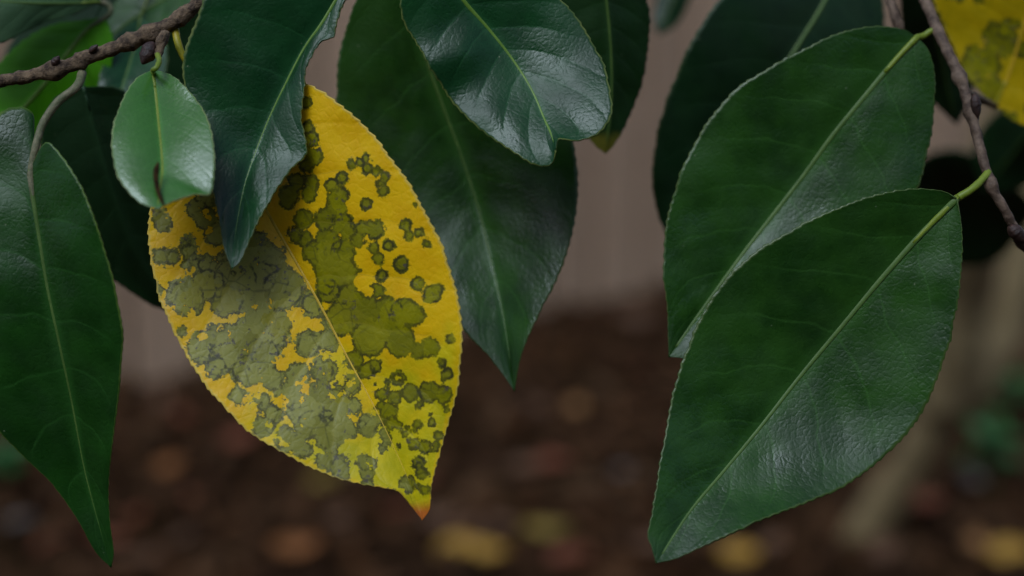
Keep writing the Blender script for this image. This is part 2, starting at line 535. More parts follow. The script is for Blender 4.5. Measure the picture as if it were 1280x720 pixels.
def fence():
    rnd = random.Random(4)
    o = empty('wooden_fence', (FA[0], FA[1], 0), 'weathered pinkish brown upright board fence standing behind the mulch bed', 'fence')
    ang = math.atan2(fd[1], fd[0])
    me = box_mesh(0.132, 0.02, 1.8)
    L = 6.2
    n = int(L / 0.15)
    for k in range(n):
        s = -1.9 + k * 0.15
        q = FA[:2] + fd * s + fn * rnd.uniform(-0.004, 0.004)
        b = link('board', me, M_FENCE, (q[0], q[1], -0.03 + rnd.uniform(-0.01, 0.01)), o)
        b.rotation_euler = (rnd.uniform(-0.006, 0.006), rnd.uniform(-0.004, 0.004), ang)
    rail = box_mesh(L, 0.045, 0.09)
    for z in (0.3, 1.45):
        q = FA[:2] + fd * (-1.9 + L / 2 - 0.07) - fn * 0.036
        b = link('rail', rail, M_FENCE, (q[0], q[1], z), o)
        b.rotation_euler = (0, 0, ang)
    post = box_mesh(0.09, 0.09, 1.75)
    for s in (-1.8, 0.2, 2.2, 4.1):
        q = FA[:2] + fd * s - fn * 0.105
        b = link('post', post, M_FENCE, (q[0], q[1], -0.02), o)
        b.rotation_euler = (0, 0, ang)


fence()




def hedge():
    # unseen hedge added behind the camera to darken low-sky reflections in glossy leaves
    rnd = np.random.RandomState(8)
    o = empty('added_hedge', (0, -3.2, 0), 'unseen dark green hedge added behind the camera to block low sky', 'hedge')
    n = 60
    prof = [(0.0, 0.0), (0.05, 0.8), (0.08, 1.7), (0.0, 2.6), (-0.25, 3.0), (-0.75, 3.02), (-1.0, 2.6), (-1.05, 0.0)]
    pr = crom(prof, 30)
    X = np.linspace(-7, 7, n)
    x, k = np.meshgrid(X, np.arange(30), indexing='ij')
    nz = 0.16 * vnoise(x * 1.7 + 40, k * 0.5 + 3, 71) + 0.08 * vnoise(x * 5 + 40, k * 1.3 + 3, 72)
    v = np.stack([x, pr[k, 0] + nz, pr[k, 1] + 0.4 * nz], -1)
    core = link('core', mesh_from(v.reshape(-1, 3), grid_faces(n, 30)), M_HCORE, (0, -3.2, 0), o)
    V, F = [], []
    for i in range(9000):
        a, b = rnd.randint(0, n - 1), rnd.randint(0, 29)
        q = v[a, b] * (1 - rnd.rand()) + v[a + 1, b] * rnd.rand()
        q = v[a, b] + (v[a + 1, b] - v[a, b]) * rnd.rand() + (v[a, b + 1] - v[a, b]) * rnd.rand() + rnd.normal(0, 0.05, 3)
        d1 = rnd.normal(0, 1, 3)
        d1 /= np.linalg.norm(d1)
        d2 = np.cross(d1, rnd.normal(0, 1, 3))
        d2 /= np.linalg.norm(d2)
        s = rnd.uniform(0.03, 0.06)
        j = len(V) * 4
        V.append([q - d1 * s, q + d2 * s * .4, q + d1 * s, q - d2 * s * .4])
        F.append((j, j + 1, j + 2, j + 3))
    fo = link('foliage', mesh_from(np.array(V).reshape(-1, 3), F, False), M_HLEAF, (0, -3.2, 0), o)
    fo['kind'] = 'stuff'


hedge()

# ------------------------------------------------------------------ leaves
FINE = 1.0


def leaf(twig, mat, mid, left, right, d0, dm=(0,), fl=(0,), fr=(0,), c=0.35, rib=(5, 1.5), ribmat=None, pet=None,
         petr=(4, 3), petmat=None, label=None, seed=1, n=150, m=48, ns=8, puck=0.12, wave=0.6, lump=0.35, teeth=1.0,
         bulges=(), spots=None, holes=None, thick=0.00032, name='leaf', ribfrom=0.0, ribto=0.985):
    """A leaf blade grown between its two outlines about its midrib. Outlines, midrib: photo positions; depths in mm
    from the focus plane (+ is farther). Side v=-1 is left, v=+1 right."""
    M, L, Rr = crom(mid, n), crom(left, n), crom(right, n)
    u = np.linspace(0, 1, n)
    # blunt ends instead of a needle
    for e in (0, -1):
        t = M[1] - M[0] if e == 0 else M[-1] - M[-2]
        t = t / (np.linalg.norm(t) + 1e-9)
        pr = np.array([-t[1], t[0]]) * 0.7
        sgn = 1 if np.dot(L[n // 2] - M[n // 2], pr) > 0 else -1
        L[e] = M[e] + sgn * pr
        Rr[e] = M[e] - sgn * pr
    # fine teeth and slight waver of the margin
    TEETH = []
    for S, sd_ in ((L, 5), (Rr, 9)):
        out = S - M
        out = out / (np.linalg.norm(out, axis=1)[:, None] + 1e-9)
        ln = np.r_[0, np.cumsum(np.linalg.norm(np.diff(S, axis=0), axis=1))]
        saw = (ln / 13.0 + 0.6 * vnoise(ln / 40.0, ln * 0 + 3.3, seed + sd_)) % 1.0
        amp = 1.5 * teeth * np.clip(np.minimum(u, 1 - u) * 9, 0, 1)
        TEETH.append(out * (amp * (1.3 * saw ** 1.5 - 0.5) + amp * 0.9 * vnoise(ln / 22.0, ln * 0 + 1.7, seed + sd_ + 1))[:, None])
    v = np.linspace(-1, 1, m + 1)
    U, V = np.meshgrid(u, v, indexing='ij')
    A = np.abs(V)
    side = np.where((V < 0)[..., None], L[:, None, :], Rr[:, None, :])
    XY = M[:, None, :] + A[..., None] * (side - M[:, None, :])
    cc = np.where(V < 0, c[0], c[1]) if isinstance(c, tuple) else c
    XY = XY + (A ** 14)[..., None] * np.where((V < 0)[..., None], TEETH[0][:, None, :], TEETH[1][:, None, :])
    g = A * (1 + cc) - cc * A ** 2
    foldv = np.where(V < 0, lut(fl, u)[:, None], lut(fr, u)[:, None])
    D = lut(dm, u)[:, None] + foldv * g
    s = ns * (U - 0.17 * A ** 1.2)
    env = np.clip(A * 5, 0, 1) * np.clip((1 - A) * 3, 0.15, 1) * np.clip(np.minimum(U, 1 - U) * 8, 0, 1)
    D -= puck * np.abs(np.sin(math.pi * s)) ** 0.8 * env
    mm = XY * 0.161
    D += lump * vnoise(mm[..., 0] / 7 + 31, mm[..., 1] / 7 + 31, seed + 20) * np.clip(A * 4, 0, 1) * np.clip(U * 6, 0, 1)
    D += lump * 0.05 * vnoise(mm[..., 0] / 2.6 + 31, mm[..., 1] / 2.6 + 31, seed + 21) * np.clip(A * 4, 0, 1) * np.clip(U * 6, 0, 1)
    D += wave * A ** 3 * vnoise(U * 7 + 3, np.sign(V) * 5 + 11.5, seed + 22) * np.clip(np.minimum(U, 1 - U) * 6, 0, 1)
    for bx, by, rx, ry, amp in bulges:                      # puffed-up (+) or sunken (-) places, mm
        q = ((XY[..., 0] - bx) / rx) ** 2 + ((XY[..., 1] - by) / ry) ** 2
        D -= amp * np.exp(-q * 1.4)
    depth = FOC + (d0 + D) * 0.001
    W = P(XY[..., 0], XY[..., 1], depth)
    org = W[0, m // 2].copy()
    flat = (W - org).reshape(-1, 3)
    fc = grid_faces(n, m + 1)
    ca, cb = W[n // 2, m // 2 + 3] - W[n // 2, m // 2 - 3], W[n // 2 + 3, m // 2] - W[n // 2 - 3, m // 2]
    if np.dot(np.cross(cb, ca), CAM - W[n // 2, m // 2]) > 0:
        fc = fc[:, ::-1]
    me = mesh_from(flat, fc)
    for nm, arr in (('leaf_u', U), ('leaf_v', V)):
        me.attributes.new(nm, 'FLOAT', 'POINT').data.foreach_set('value', arr.ravel().astype(np.float32))
    if spots is not None:
        f, arc = np.full(U.shape, 60.0), np.full(U.shape, 60.0)
        for x, y, r in spots:
            q = np.hypot(XY[..., 0] - x, XY[..., 1] - y) - r
            f = np.minimum(f, q)
            arc = np.minimum(arc, np.abs(q + 2.0))
        me.attributes.new('arc', 'FLOAT', 'POINT').data.foreach_set('value', arc.ravel().astype(np.float32))
        for x, y, r in holes or ():
            f = np.maximum(f, r - np.hypot(XY[..., 0] - x, XY[..., 1] - y))
        me.attributes.new('spot', 'FLOAT', 'POINT').data.foreach_set('value', f.ravel().astype(np.float32))
    o = link(name, me, mat, org, twig, label)
    so = o.modifiers.new('thickness', 'SOLIDIFY')
    so.thickness = thick
    so.offset = 0
    # midrib, one tube lying in the crease
    k0, k1 = int(ribfrom * (n - 1)), int(ribto * (n - 1))
    pts = W[k0:k1:2, m // 2]
    r = np.linspace(rib[0], rib[1], len(pts)) * 0.5 * 0.000161
    to_cam = (CAM - pts) / np.linalg.norm(CAM - pts, axis=1)[:, None]
    slope = np.maximum(np.abs(lut(fl, u)), np.abs(lut(fr, u)))[k0:k1:2] * 1e-3 / (0.5 * np.linalg.norm(L - Rr, axis=1)[k0:k1:2] * 0.000161 + 1e-4)
    pts = pts + to_cam * (r * (0.15 + 1.1 * np.minimum(slope, 0.7)))[:, None]
    tube('midrib', pts, r, ribmat or M_RIB, o, squash=0.42, sides=10)
    if pet:
        pp = crom([(*q[:2], q[2]) for q in pet], 28)
        pw = P(pp[:, 0], pp[:, 1], FOC + pp[:, 2] * 0.001)
        k2 = int(0.14 * n)
        inner = W[2:k2:3, m // 2]
        inner = inner + (CAM - inner) / np.linalg.norm(CAM - inner, axis=1)[:, None] * 0.00018
        rr = np.r_[np.linspace(petr[0], petr[1], len(pw)), np.linspace(petr[1], rib[0] * 0.7, len(inner))] * 0.5 * 0.000161
        pw = np.vstack([pw, inner])
        tube('petiole', pw, rr, petmat or M_PET, o, squash=0.8, sides=10, lump=0.06, seed=seed)
    return o


def stem(twig, pts, r0, r1, mat, n=90, lump=0.16, seed=3, nodes=(), name='stem', label=None):
    """A twig stem: smooth path in photo positions with depth (mm); radii in photo pixels; nodes swell it at a fraction."""
    pp = crom(pts, n)
    w_ = P(pp[:, 0], pp[:, 1], FOC + pp[:, 2] * 0.001)
    t = np.linspace(0, 1, n)
    r = r0 + (r1 - r0) * t
    for q, a, wd in nodes:
        r = r + a * np.exp(-((t - q) / wd) ** 2)
    return tube(name, w_, r * 0.000161, mat, twig, label, sides=16, lump=lump, seed=seed)


def bud(twig, base, tip, rad, mat=M_BUD, label=None):
    """Small pointed bud wrapped in scales."""
    b = P(*base[:2], FOC + base[2] * .001)
    e = P(*tip[:2], FOC + tip[2] * .001)
    n = 20
    t = np.linspace(0, 1, n)
    pts = b + (e - b) * t[:, None]
    prof = np.sin(math.pi * np.clip(t * 0.92 + 0.06, 0, 1)) ** 0.7 * (1 - 0.25 * t) + 0.05 * ((t * 4) % 1.0) * (1 - t)
    return tube('bud', pts, prof * rad * 0.000161, mat, twig, label, sides=12, lump=0.10, seed=8)


def twig_at(px, py, mm, label, group='leafy shrub twigs'):
    return empty('leafy_twig', P(px, py, FOC + mm * .001), label, 'twig', group)


# ---- left twig: stem along the top left with the yellow leaf
tw = twig_at(-30, 108, 4, 'left brown twig with buds, bearing the big spotted yellow leaf')
stem(tw, [(-60, 116, 4), (0, 102, 3), (50, 92, 2), (82, 84, 1), (110, 72, 1), (150, 57, 1), (180, 46, 2), (215, 28, 2), (245, 8, 3), (275, -18, 5), (340, -52, 6), (450, -84, 6)],
     7.5, 10, M_BARK, n=220, lump=0.17, seed=5, nodes=[(0.235, 4, 0.018), (0.30, 3, 0.012), (0.42, 3.5, 0.018), (0.465, 4, 0.016), (0.55, 2, 0.02)])
bud(tw, (206, 40, -2), (196, 60, -4), 7, M_BARK)
bud(tw, (192, 54, -2), (178, 80, -4), 12.5, M_BUD)
bud(tw, (66, 82, 0), (74, 70, -1), 6, M_BUD)
bud(tw, (112, 66, 0), (122, 56, -1), 5, M_BUD)
stem(tw, [(206, 42, -1), (202, 56, -3), (197, 70, -4)], 7, 4.5, M_BARK, n=18, lump=0.2, seed=9, name='spur')

SPOTS = [(383, 128, 8), (389, 175, 12), (385, 160, 9), (392, 195, 12), (383, 207, 10), (440, 206, 7), (450, 203, 7), (458, 198, 7), (460, 211, 8),
         (470, 215, 7), (482, 221, 7), (476, 229, 7), (480, 239, 7), (458, 255, 7.5), (428, 222, 8.5), (415, 231, 9), (428, 243, 9), (418, 246, 8),
         (420, 263, 14), (363, 243, 13), (387, 241, 11), (371, 227, 12), (389, 229, 10), (359, 253, 9), (379, 273, 12), (407, 275, 14), (428, 279, 14),
         (436, 287, 12), (369, 293, 11), (383, 299, 10), (452, 289, 12), (468, 287, 13), (448, 299, 10), (486, 307, 8), (468, 309, 8), (502, 330, 10.5),
         (508, 281, 8), (512, 295, 6), (524, 291, 7), (534, 305, 6), (519, 256, 3.5), (522, 354, 9), (540, 368, 12), (546, 362, 9),
         (411, 303, 18), (395, 315, 16), (419, 335, 26), (428, 315, 16), (411, 364, 16), (474, 323, 8), (478, 344, 8), (472, 364, 9), (440, 345, 14),
         (445, 380, 28), (482, 399, 28), (427, 399, 22), (463, 422, 24), (500, 426, 20), (505, 390, 18), (518, 394, 14), (537, 435, 13), (523, 438, 10),
         (408, 357, 13), (562, 424, 6), (560, 467, 8), (553, 454, 6), (459, 463, 11), (470, 458, 9), (445, 449, 12), (498, 472, 10), (477, 493, 9),
         (493, 497, 9), (514, 490, 11), (537, 490, 14), (555, 493, 12), (486, 513, 12), (491, 530, 9), (518, 555, 8), (532, 559, 9), (523, 578, 9),
         (511, 605, 10), (527, 591, 8), (532, 612, 7), (500, 557, 4), (548, 545, 6), (540, 528, 5), (506, 542, 5),
         # left half
         (204, 279, 9), (200, 270, 7), (254, 251, 13), (248, 261, 12), (258, 273, 12), (271, 291, 14), (202, 321, 8), (216, 321, 8), (236, 313, 10),
         (234, 304, 7), (196, 362, 5), (226, 364, 14), (256, 331, 10), (234, 371, 22), (262, 355, 20), (294, 350, 28), (330, 350, 32), (285, 376, 20),
         (321, 390, 24), (353, 362, 26), (318, 312, 20), (340, 318, 16), (307, 422, 24), (326, 445, 24), (307, 463, 18), (257, 435, 20), (280, 445, 20),
         (271, 422, 14), (271, 458, 13), (390, 380, 14), (408, 426, 12), (385, 430, 14), (404, 463, 14), (372, 470, 14), (367, 495, 18), (399, 490, 12),
         (385, 513, 22), (418, 513, 22), (408, 536, 24), (427, 532, 16), (440, 481, 10), (459, 532, 12), (298, 495, 9), (326, 504, 10), (340, 516, 10),
         (330, 534, 12), (358, 550, 13), (378, 557, 13), (422, 582, 12), (408, 573, 12), (454, 580, 7), (390, 532, 20), (440, 510, 10), (345, 420, 14), (350, 400, 14), (340, 470, 14)]
_r = np.random.RandomState(31)
for _k in range(75):
    _x, _y = _r.uniform(395, 560), _r.uniform(475, 632)
    SPOTS.append((_x, _y, _r.uniform(2.0, 6.5)))
for _k in range(18):
    SPOTS.append((_r.uniform(195, 300), _r.uniform(300, 480), _r.uniform(2.5, 6)))
HOLES = [(291, 399, 9), (277, 408, 6), (369, 414, 8), (362, 426, 7), (317, 509, 10), (353, 507, 8), (390, 551, 7), (395, 484, 5), (353, 454, 12),
         (408, 445, 9), (427, 478, 8), (257, 399, 9), (454, 352, 12), (460, 364, 8), (340, 497, 5), (368, 448, 8), (300, 480, 5), (392, 455, 5), (498, 472, 4), (380, 475, 5)]
leaf(tw, M_YELLOW,
     mid=[(262, 112), (280, 152), (303, 200), (333, 262), (366, 320), (400, 380), (434, 445), (470, 512), (500, 575), (518, 618), (528, 650)],
     left=[(262, 112), (236, 132), (212, 170), (194, 215), (187, 262), (186, 300), (193, 350), (210, 400), (236, 448), (272, 500), (318, 545), (380, 580), (440, 603), (480, 610), (497, 614), (510, 628), (528, 650)],
     right=[(262, 112), (300, 92), (345, 92), (385, 105), (420, 127), (450, 152), (485, 192), (516, 237), (545, 290), (566, 345), (576, 395), (577, 440), (571, 490), (556, 545), (546, 580), (539, 608), (537, 636), (528, 650)],
     d0=0, dm=(7, 5, 3, 0, -4, -8), fl=(-1, -4, -6, -7, -5, 0), fr=(-2, -8, -11, -10, -5, 0), c=0.35, rib=(6, 2.2), ribmat=M_RIBY,
     pet=[(219, 36, 3), (222, 52, 2), (229, 70, 2), (244, 94, 3), (262, 112, 4)], petr=(10, 7), petmat=M_PETY,
     label='large yellow leaf with olive and dark blotches hanging at centre left', seed=11, n=330, m=220, ns=9, puck=0.18, wave=0.5, teeth=1.2, spots=SPOTS, holes=HOLES)

leaf(tw, M_GREEN,       # A hanging in front of the yellow leaf
     mid=[(440, -36), (420, 0), (402, 30), (380, 62), (355, 110), (336, 150), (320, 190), (306, 232), (295, 288), (290, 336)],
     left=[(440, -36), (400, -60), (340, -60), (290, -45), (262, -20), (247, 20), (236, 50), (230, 75), (230, 105), (238, 140), (254, 190), (267, 240), (273, 272), (280, 310), (290, 336)],
     right=[(440, -36), (442, -15), (430, 5), (422, 28), (418, 46), (403, 52), (392, 66), (383, 84), (381, 112), (377, 150), (384, 190), (362, 214), (338, 250), (318, 288), (302, 324), (290, 336)],
     d0=-7, dm=(6, 5, 5, 4, 0, -6), fl=(-2, -5, -5, -2, -1, 0), fr=(0, -1, -2, -2.5, -2.5, 0), c=0.3, rib=(5, 2), ribmat=M_RIB,
     pet=[(462, -82, 6), (455, -60, 2), (440, -36, -8)], label='dark glossy leaf with pointed tip hanging over the yellow leaf', seed=21, puck=0.12)

leaf(tw, M_YOUNG,       # B small bright leaf
     mid=[(191, 88), (194, 110), (198, 150), (202, 190), (203, 215), (200, 240), (198, 261)],
     left=[(191, 88), (172, 98), (156, 120), (144, 150), (140, 182), (144, 212), (158, 238), (178, 255), (198, 261)],
     right=[(191, 88), (210, 92), (228, 104), (252, 135), (264, 165), (269, 196), (267, 226), (262, 243), (244, 243), (224, 249), (208, 256), (198, 261)],
     d0=-13, dm=(7, 3, -2, -7, -13), fl=(0, -2.5, -3.5, -3, 0), fr=(0, -1.5, -2.5, -2, 0), c=0.9, rib=(6, 3), ribmat=M_PET,
     pet=[(197, 68, -5), (199, 76, -9), (196, 84, -11), (191, 88, -11)], petr=(7, 6), label='small bright glossy green leaf below the dark bud', seed=33, n=110, m=48, ns=5, puck=0.03, wave=0.3, lump=0.12, teeth=0.7)

# C long leaf at the left edge
leaf(tw, M_LEFT,
     mid=[(38, 212), (42, 250), (50, 300), (60, 360), (75, 430), (90, 500), (106, 585), (124, 655), (139, 709)],
     left=[(38, 212), (36, 178), (42, 146), (28, 134), (0, 142), (-38, 180), (-66, 250), (-72, 340), (-55, 430), (-30, 495), (0, 540), (44, 584), (66, 606), (96, 648), (120, 690), (139, 709)],
     right=[(38, 212), (44, 200), (52, 184), (62, 178), (84, 204), (106, 242), (130, 308), (148, 378), (154, 420), (151, 470), (144, 530), (137, 590), (137, 650), (142, 690), (139, 709)],
     d0=-6, dm=(0, 0, 1, 4, 7, 9), fl=(7, 3, -3, -3, -2, 0), fr=(0, -5, -6, -5, -3, 0), c=0.3, rib=(6, 2), ribmat=M_RIBD,
     pet=[(103, 90, 1), (96, 108, -2), (72, 128, -4), (54, 154, -5), (45, 182, -6), (40, 205, -6)], petr=(11, 9), petmat=M_PETB,
     label='long dark green leaf with drawn-out tip at the left edge', seed=44, puck=0.1, teeth=0.8)

young = [o for o in bpy.data.objects if o.get('label', '').startswith('small bright glossy')][0]
pp = crom([(198, 202, -21.2), (195, 216, -22.2), (196, 232, -23), (200, 246, -24), (205, 257, -24.6)], 24)
tube('scar', P(pp[:, 0], pp[:, 1], FOC + (pp[:, 2] - 1.5) * .001), np.interp(np.linspace(0, 1, 24), [0, .15, .5, .85, 1], [0.5, 3.4, 2.8, 2.2, 0.6]) * 0.000161, M_WOUND, young, squash=0.4, sides=8)

# ---- twig behind, upper left corner
tb = twig_at(128, -10, 40, 'blurred twig in the upper left corner behind the budded stem')
stem(tb, [(300, -190, 60), (200, -90, 50), (140, -16, 42), (112, 2, 40), (88, 14, 36)], 9, 6, M_PETB, n=60, lump=0.1, seed=15)
leaf(tb, M_BRIGHT,      # D shining leaf
     mid=[(132, 22), (110, 36), (85, 66), (50, 112), (5, 160), (-50, 205)],
     left=[(132, 22), (104, 26), (70, 30), (34, 48), (0, 78), (-40, 128), (-50, 205)],
     right=[(132, 22), (142, 52), (138, 88), (118, 122), (80, 158), (30, 190), (-50, 205)],
     d0=38, dm=(2, 0, 0, 4), fl=(0, 4, 4, 0), fr=(0, 3, 3, 0), rib=(7, 4), ribmat=M_RIB, pet=[(116, 0, 40), (136, 6, 40), (138, 16, 40), (132, 22, 40)], petr=(9, 7), petmat=M_PETB,
     label='bright green light-filled leaf behind the left twig', seed=51, n=80, m=30, puck=0.3)
leaf(tb, M_UNDER,       # E pale underside, top corner
     mid=[(126, 2), (90, 4), (40, 4), (-30, 0), (-110, -10)],
     left=[(126, 2), (100, -40), (50, -70), (-30, -80), (-110, -10)],
     right=[(126, 2), (102, 12), (76, 22), (50, 30), (24, 44), (0, 55), (-50, 62), (-110, -10)],
     d0=24, dm=(12, 4, 0, 0), fl=(0, 3, 3, 0), fr=(0, 0, -2, 0), rib=(4, 3), ribmat=M_RIBD, pet=[(112, 2, 40), (120, 0, 38), (126, 2, 36)],
     label='grey green leaf underside cutting across the top left corner', seed=52, n=80, m=30, puck=0.1)
leaf(tb, M_GREEN2,      # F1
     mid=[(276, -50), (220, -10), (180, 15), (140, 44), (92, 90)],
     left=[(276, -50), (220, -50), (180, -30), (150, -4), (128, 30), (92, 90)],
     right=[(276, -50), (262, -10), (230, 22), (190, 52), (140, 82), (92, 90)],
     d0=52, dm=(4, 0, 0, 0), fl=(0, 3, 2, 0), fr=(0, -4, -3, 0), rib=(7, 4), ribmat=M_RIBD, pet=[(262, -150, 58), (276, -50, 56)],
     label='blurred green leaf behind the budded left stem, pointing down left', seed=53, n=80, m=30)
leaf(tb, M_GREEN,       # F2 shiny teal
     mid=[(176, 20), (168, 60), (156, 100), (140, 150)],
     left=[(176, 20), (150, 40), (128, 80), (122, 120), (140, 150)],
     right=[(176, 20), (206, 50), (206, 95), (180, 135), (140, 150)],
     d0=44, dm=(6, 2, -4, -8), fl=(0, -2, -2, 0), fr=(0, -2, -2, 0), rib=(5, 3), ribmat=M_RIBD, pet=[(210, -100, 52), (190, -20, 52), (176, 20, 50)],
     label='blurred shiny leaf between the left stem and the small bright leaf', seed=54, n=80, m=30)
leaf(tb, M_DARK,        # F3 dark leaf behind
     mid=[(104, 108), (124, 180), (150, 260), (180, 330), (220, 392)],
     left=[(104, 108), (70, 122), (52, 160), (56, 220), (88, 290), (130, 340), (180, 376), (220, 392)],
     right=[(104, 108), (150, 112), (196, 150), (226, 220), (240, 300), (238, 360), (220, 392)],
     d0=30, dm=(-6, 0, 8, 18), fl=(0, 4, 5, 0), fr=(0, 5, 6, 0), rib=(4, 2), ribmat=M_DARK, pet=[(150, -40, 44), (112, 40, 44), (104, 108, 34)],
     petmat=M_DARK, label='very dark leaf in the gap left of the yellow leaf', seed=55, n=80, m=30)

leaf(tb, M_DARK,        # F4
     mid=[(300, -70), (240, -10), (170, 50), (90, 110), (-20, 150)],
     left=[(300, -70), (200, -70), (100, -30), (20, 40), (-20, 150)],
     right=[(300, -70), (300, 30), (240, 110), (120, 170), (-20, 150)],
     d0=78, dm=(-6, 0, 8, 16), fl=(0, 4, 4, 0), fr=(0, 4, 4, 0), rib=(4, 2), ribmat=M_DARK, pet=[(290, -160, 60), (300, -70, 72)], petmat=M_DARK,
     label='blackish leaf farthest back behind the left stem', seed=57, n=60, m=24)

# ---- centre twig, its stem just above the picture
tc = twig_at(480, -90, 30, 'twig above the picture with three dark leaves at top centre')
stem(tc, [(330, -150, 40), (440, -110, 32), (560, -80, 20), (680, -74, 30), (800, -90, 50)], 11, 9, M_BARK, n=90, lump=0.2, seed=25)
leaf(tc, M_GREEN,       # G heart highlight
     mid=[(548, -52), (566, -20), (582, 4), (610, 36), (640, 74), (664, 112), (680, 148), (690, 170), (695, 187)],
     left=[(548, -52), (520, -44), (503, -20), (500, 4), (505, 28), (520, 56), (542, 92), (564, 126), (592, 156), (630, 184), (660, 202), (680, 208), (691, 203), (695, 187)],
     right=[(548, -52), (600, -50), (660, -30), (704, 2), (732, 40), (754, 80), (764, 118), (764, 142), (750, 166), (724, 176), (706, 174), (698, 174), (695, 187)],
     d0=0, dm=(-2, 0, 2, 2, -1, -7), fl=(-1, -3, -3, -3, -4, 0), fr=(0, 0, 1, -1, -4, 0), c=0.3, rib=(6, 2.5), ribmat=M_RIB,
     pet=[(540, -84, 20), (540, -70, 10), (548, -52, 4)], label='glossy leaf with a pale heart shaped shine at top centre', seed=61, puck=0.16, bulges=[(548, 78, 34, 36, 1.6), (582, 66, 26, 34, 1.3), (600, 150, 60, 40, 0.8)])
leaf(tc, M_GREEN2,      # H large behind
     mid=[(486, -40), (520, 40), (552, 128), (576, 192), (598, 260), (615, 330), (630, 400), (643, 489)],
     left=[(486, -40), (452, -10), (434, 30), (422, 80), (421, 140), (434, 210), (470, 300), (520, 366), (566, 398), (590, 424), (612, 447), (630, 470), (643, 489)],
     right=[(486, -40), (570, -20), (650, 50), (700, 120), (718, 180), (722, 225), (720, 270), (708, 318), (688, 364), (664, 412), (650, 450), (643, 489)],
     d0=26, dm=(-4, 0, 4, 4, -2, -9), fl=(0, 2, 0, -2, -3, 0), fr=(0, -2, -4, -7, -5, 0), c=0.3, rib=(6, 2), ribmat=M_RIBD,
     pet=[(470, -98, 30), (476, -70, 31), (486, -40, 32)], label='large dark leaf hanging behind, with its tip lowest at top centre', seed=62, ns=9)
leaf(tc, M_DARKTIP,     # I
     mid=[(748, -60), (758, 0), (764, 70), (764, 130), (757, 192)],
     left=[(748, -60), (706, -30), (690, 20), (700, 90), (724, 150), (742, 180), (757, 192)],
     right=[(748, -60), (790, -30), (811, 10), (811, 50), (802, 102), (786, 148), (768, 180), (757, 192)],
     d0=26, dm=(-4, 0, 4, 8), fl=(0, 3, 3, 0), fr=(0, 4, 4, 0), rib=(4, 2), ribmat=M_RIBD, pet=[(740, -82, 40), (744, -70, 34), (748, -60, 30)],
     label='dark leaf with yellowish tip showing behind the heart shine leaf', seed=63, n=100, m=36)

# ---- right twig
tr_ = twig_at(1160, -40, 26, 'right brown twig hanging down, bearing two large dark leaves')
stem(tr_, [(1120, -80, 28), (1138, -40, 26), (1156, 0, 22), (1176, 46, 17), (1196, 88, 13), (1207, 118, 11), (1216, 150, 9), (1229, 200, 7), (1240, 235, 6), (1256, 262, 6), (1272, 292, 8), (1300, 330, 12)],
     8, 5.5, M_BARK2, n=200, lump=0.11, seed=35, nodes=[(0.43, 3, 0.02), (0.53, 4, 0.02), (0.74, 3, 0.02), (0.92, 5, 0.02)])
stem(tr_, [(1206, 116, 11), (1222, 122, 22), (1244, 133, 56)], 6, 5, M_BARK2, n=20, lump=0.2, seed=36, name='spur')
stem(tr_, [(1104, -60, 34), (1112, -10, 32), (1119, 18, 30), (1125, 38, 30)], 8, 7, M_BARK2, n=30, lump=0.2, seed=37, name='side_shoot')
bud(tr_, (1218, 118, 8), (1222, 148, 8), 8)
bud(tr_, (1262, 282, 6), (1282, 304, 6), 11)
leaf(tr_, M_GREEN2,     # L front
     mid=[(1196, 248), (1150, 294), (1100, 350), (1050, 410), (1000, 470), (950, 534), (902, 592), (862, 640), (820, 704)],
     left=[(1196, 248), (1178, 239), (1140, 236), (1098, 243), (1050, 258), (1000, 281), (950, 311), (912, 344), (882, 386), (860, 432), (842, 486), (832, 540), (823, 590), (816, 640), (809, 668), (814, 682), (820, 704)],
     right=[(1196, 248), (1202, 282), (1203, 330), (1196, 388), (1182, 446), (1160, 502), (1120, 556), (1062, 604), (1002, 630), (940, 655), (880, 682), (846, 698), (820, 704)],
     d0=0, dm=(0, 2, 3.5, 4, 1.5, -4.5, -12), fl=(-1, -3.5, -5, -5, -4, -2.5, 0), fr=(-1, -3.5, -4.5, -5.5, -6.5, -5.5, 0), c=(0.2, -0.35), wave=0.3, lump=0.25, rib=(8.5, 3), ribmat=M_RIBD,
     pet=[(1236, 214, 6), (1228, 224, 5), (1214, 237, 4), (1196, 248, 4)], petr=(9, 10), label='front right leaf, largest, with bluish shine along its lower half', seed=71, n=220, m=72, ns=9, teeth=1.1)
leaf(tr_, M_GREEN2,     # K behind L
     mid=[(1146, 47), (1120, 74), (1080, 121), (1040, 170), (1000, 225), (962, 274), (925, 322), (880, 384), (836, 446)],
     left=[(1146, 47), (1128, 37), (1090, 33), (1050, 40), (1010, 58), (965, 82), (922, 110), (888, 148), (862, 190), (844, 235), (832, 285), (829, 340), (834, 392), (836, 446)],
     right=[(1146, 47), (1160, 62), (1168, 92), (1168, 142), (1160, 190), (1147, 238), (1120, 300), (1060, 370), (980, 420), (900, 450), (836, 446)],
     d0=16, dm=(1, 1, 2, 0, -5), fl=(0, -3, -4, -3, 0), fr=(0, -1, -5, -9, 0), c=0.25, rib=(8, 3.5), ribmat=M_RIBD,
     pet=[(1174, 34, 18), (1162, 40, 18), (1154, 45, 18), (1146, 47, 17)], petr=(8, 9), label='broad green leaf tucked behind the front right leaf', seed=72, n=170, m=56, ns=9)
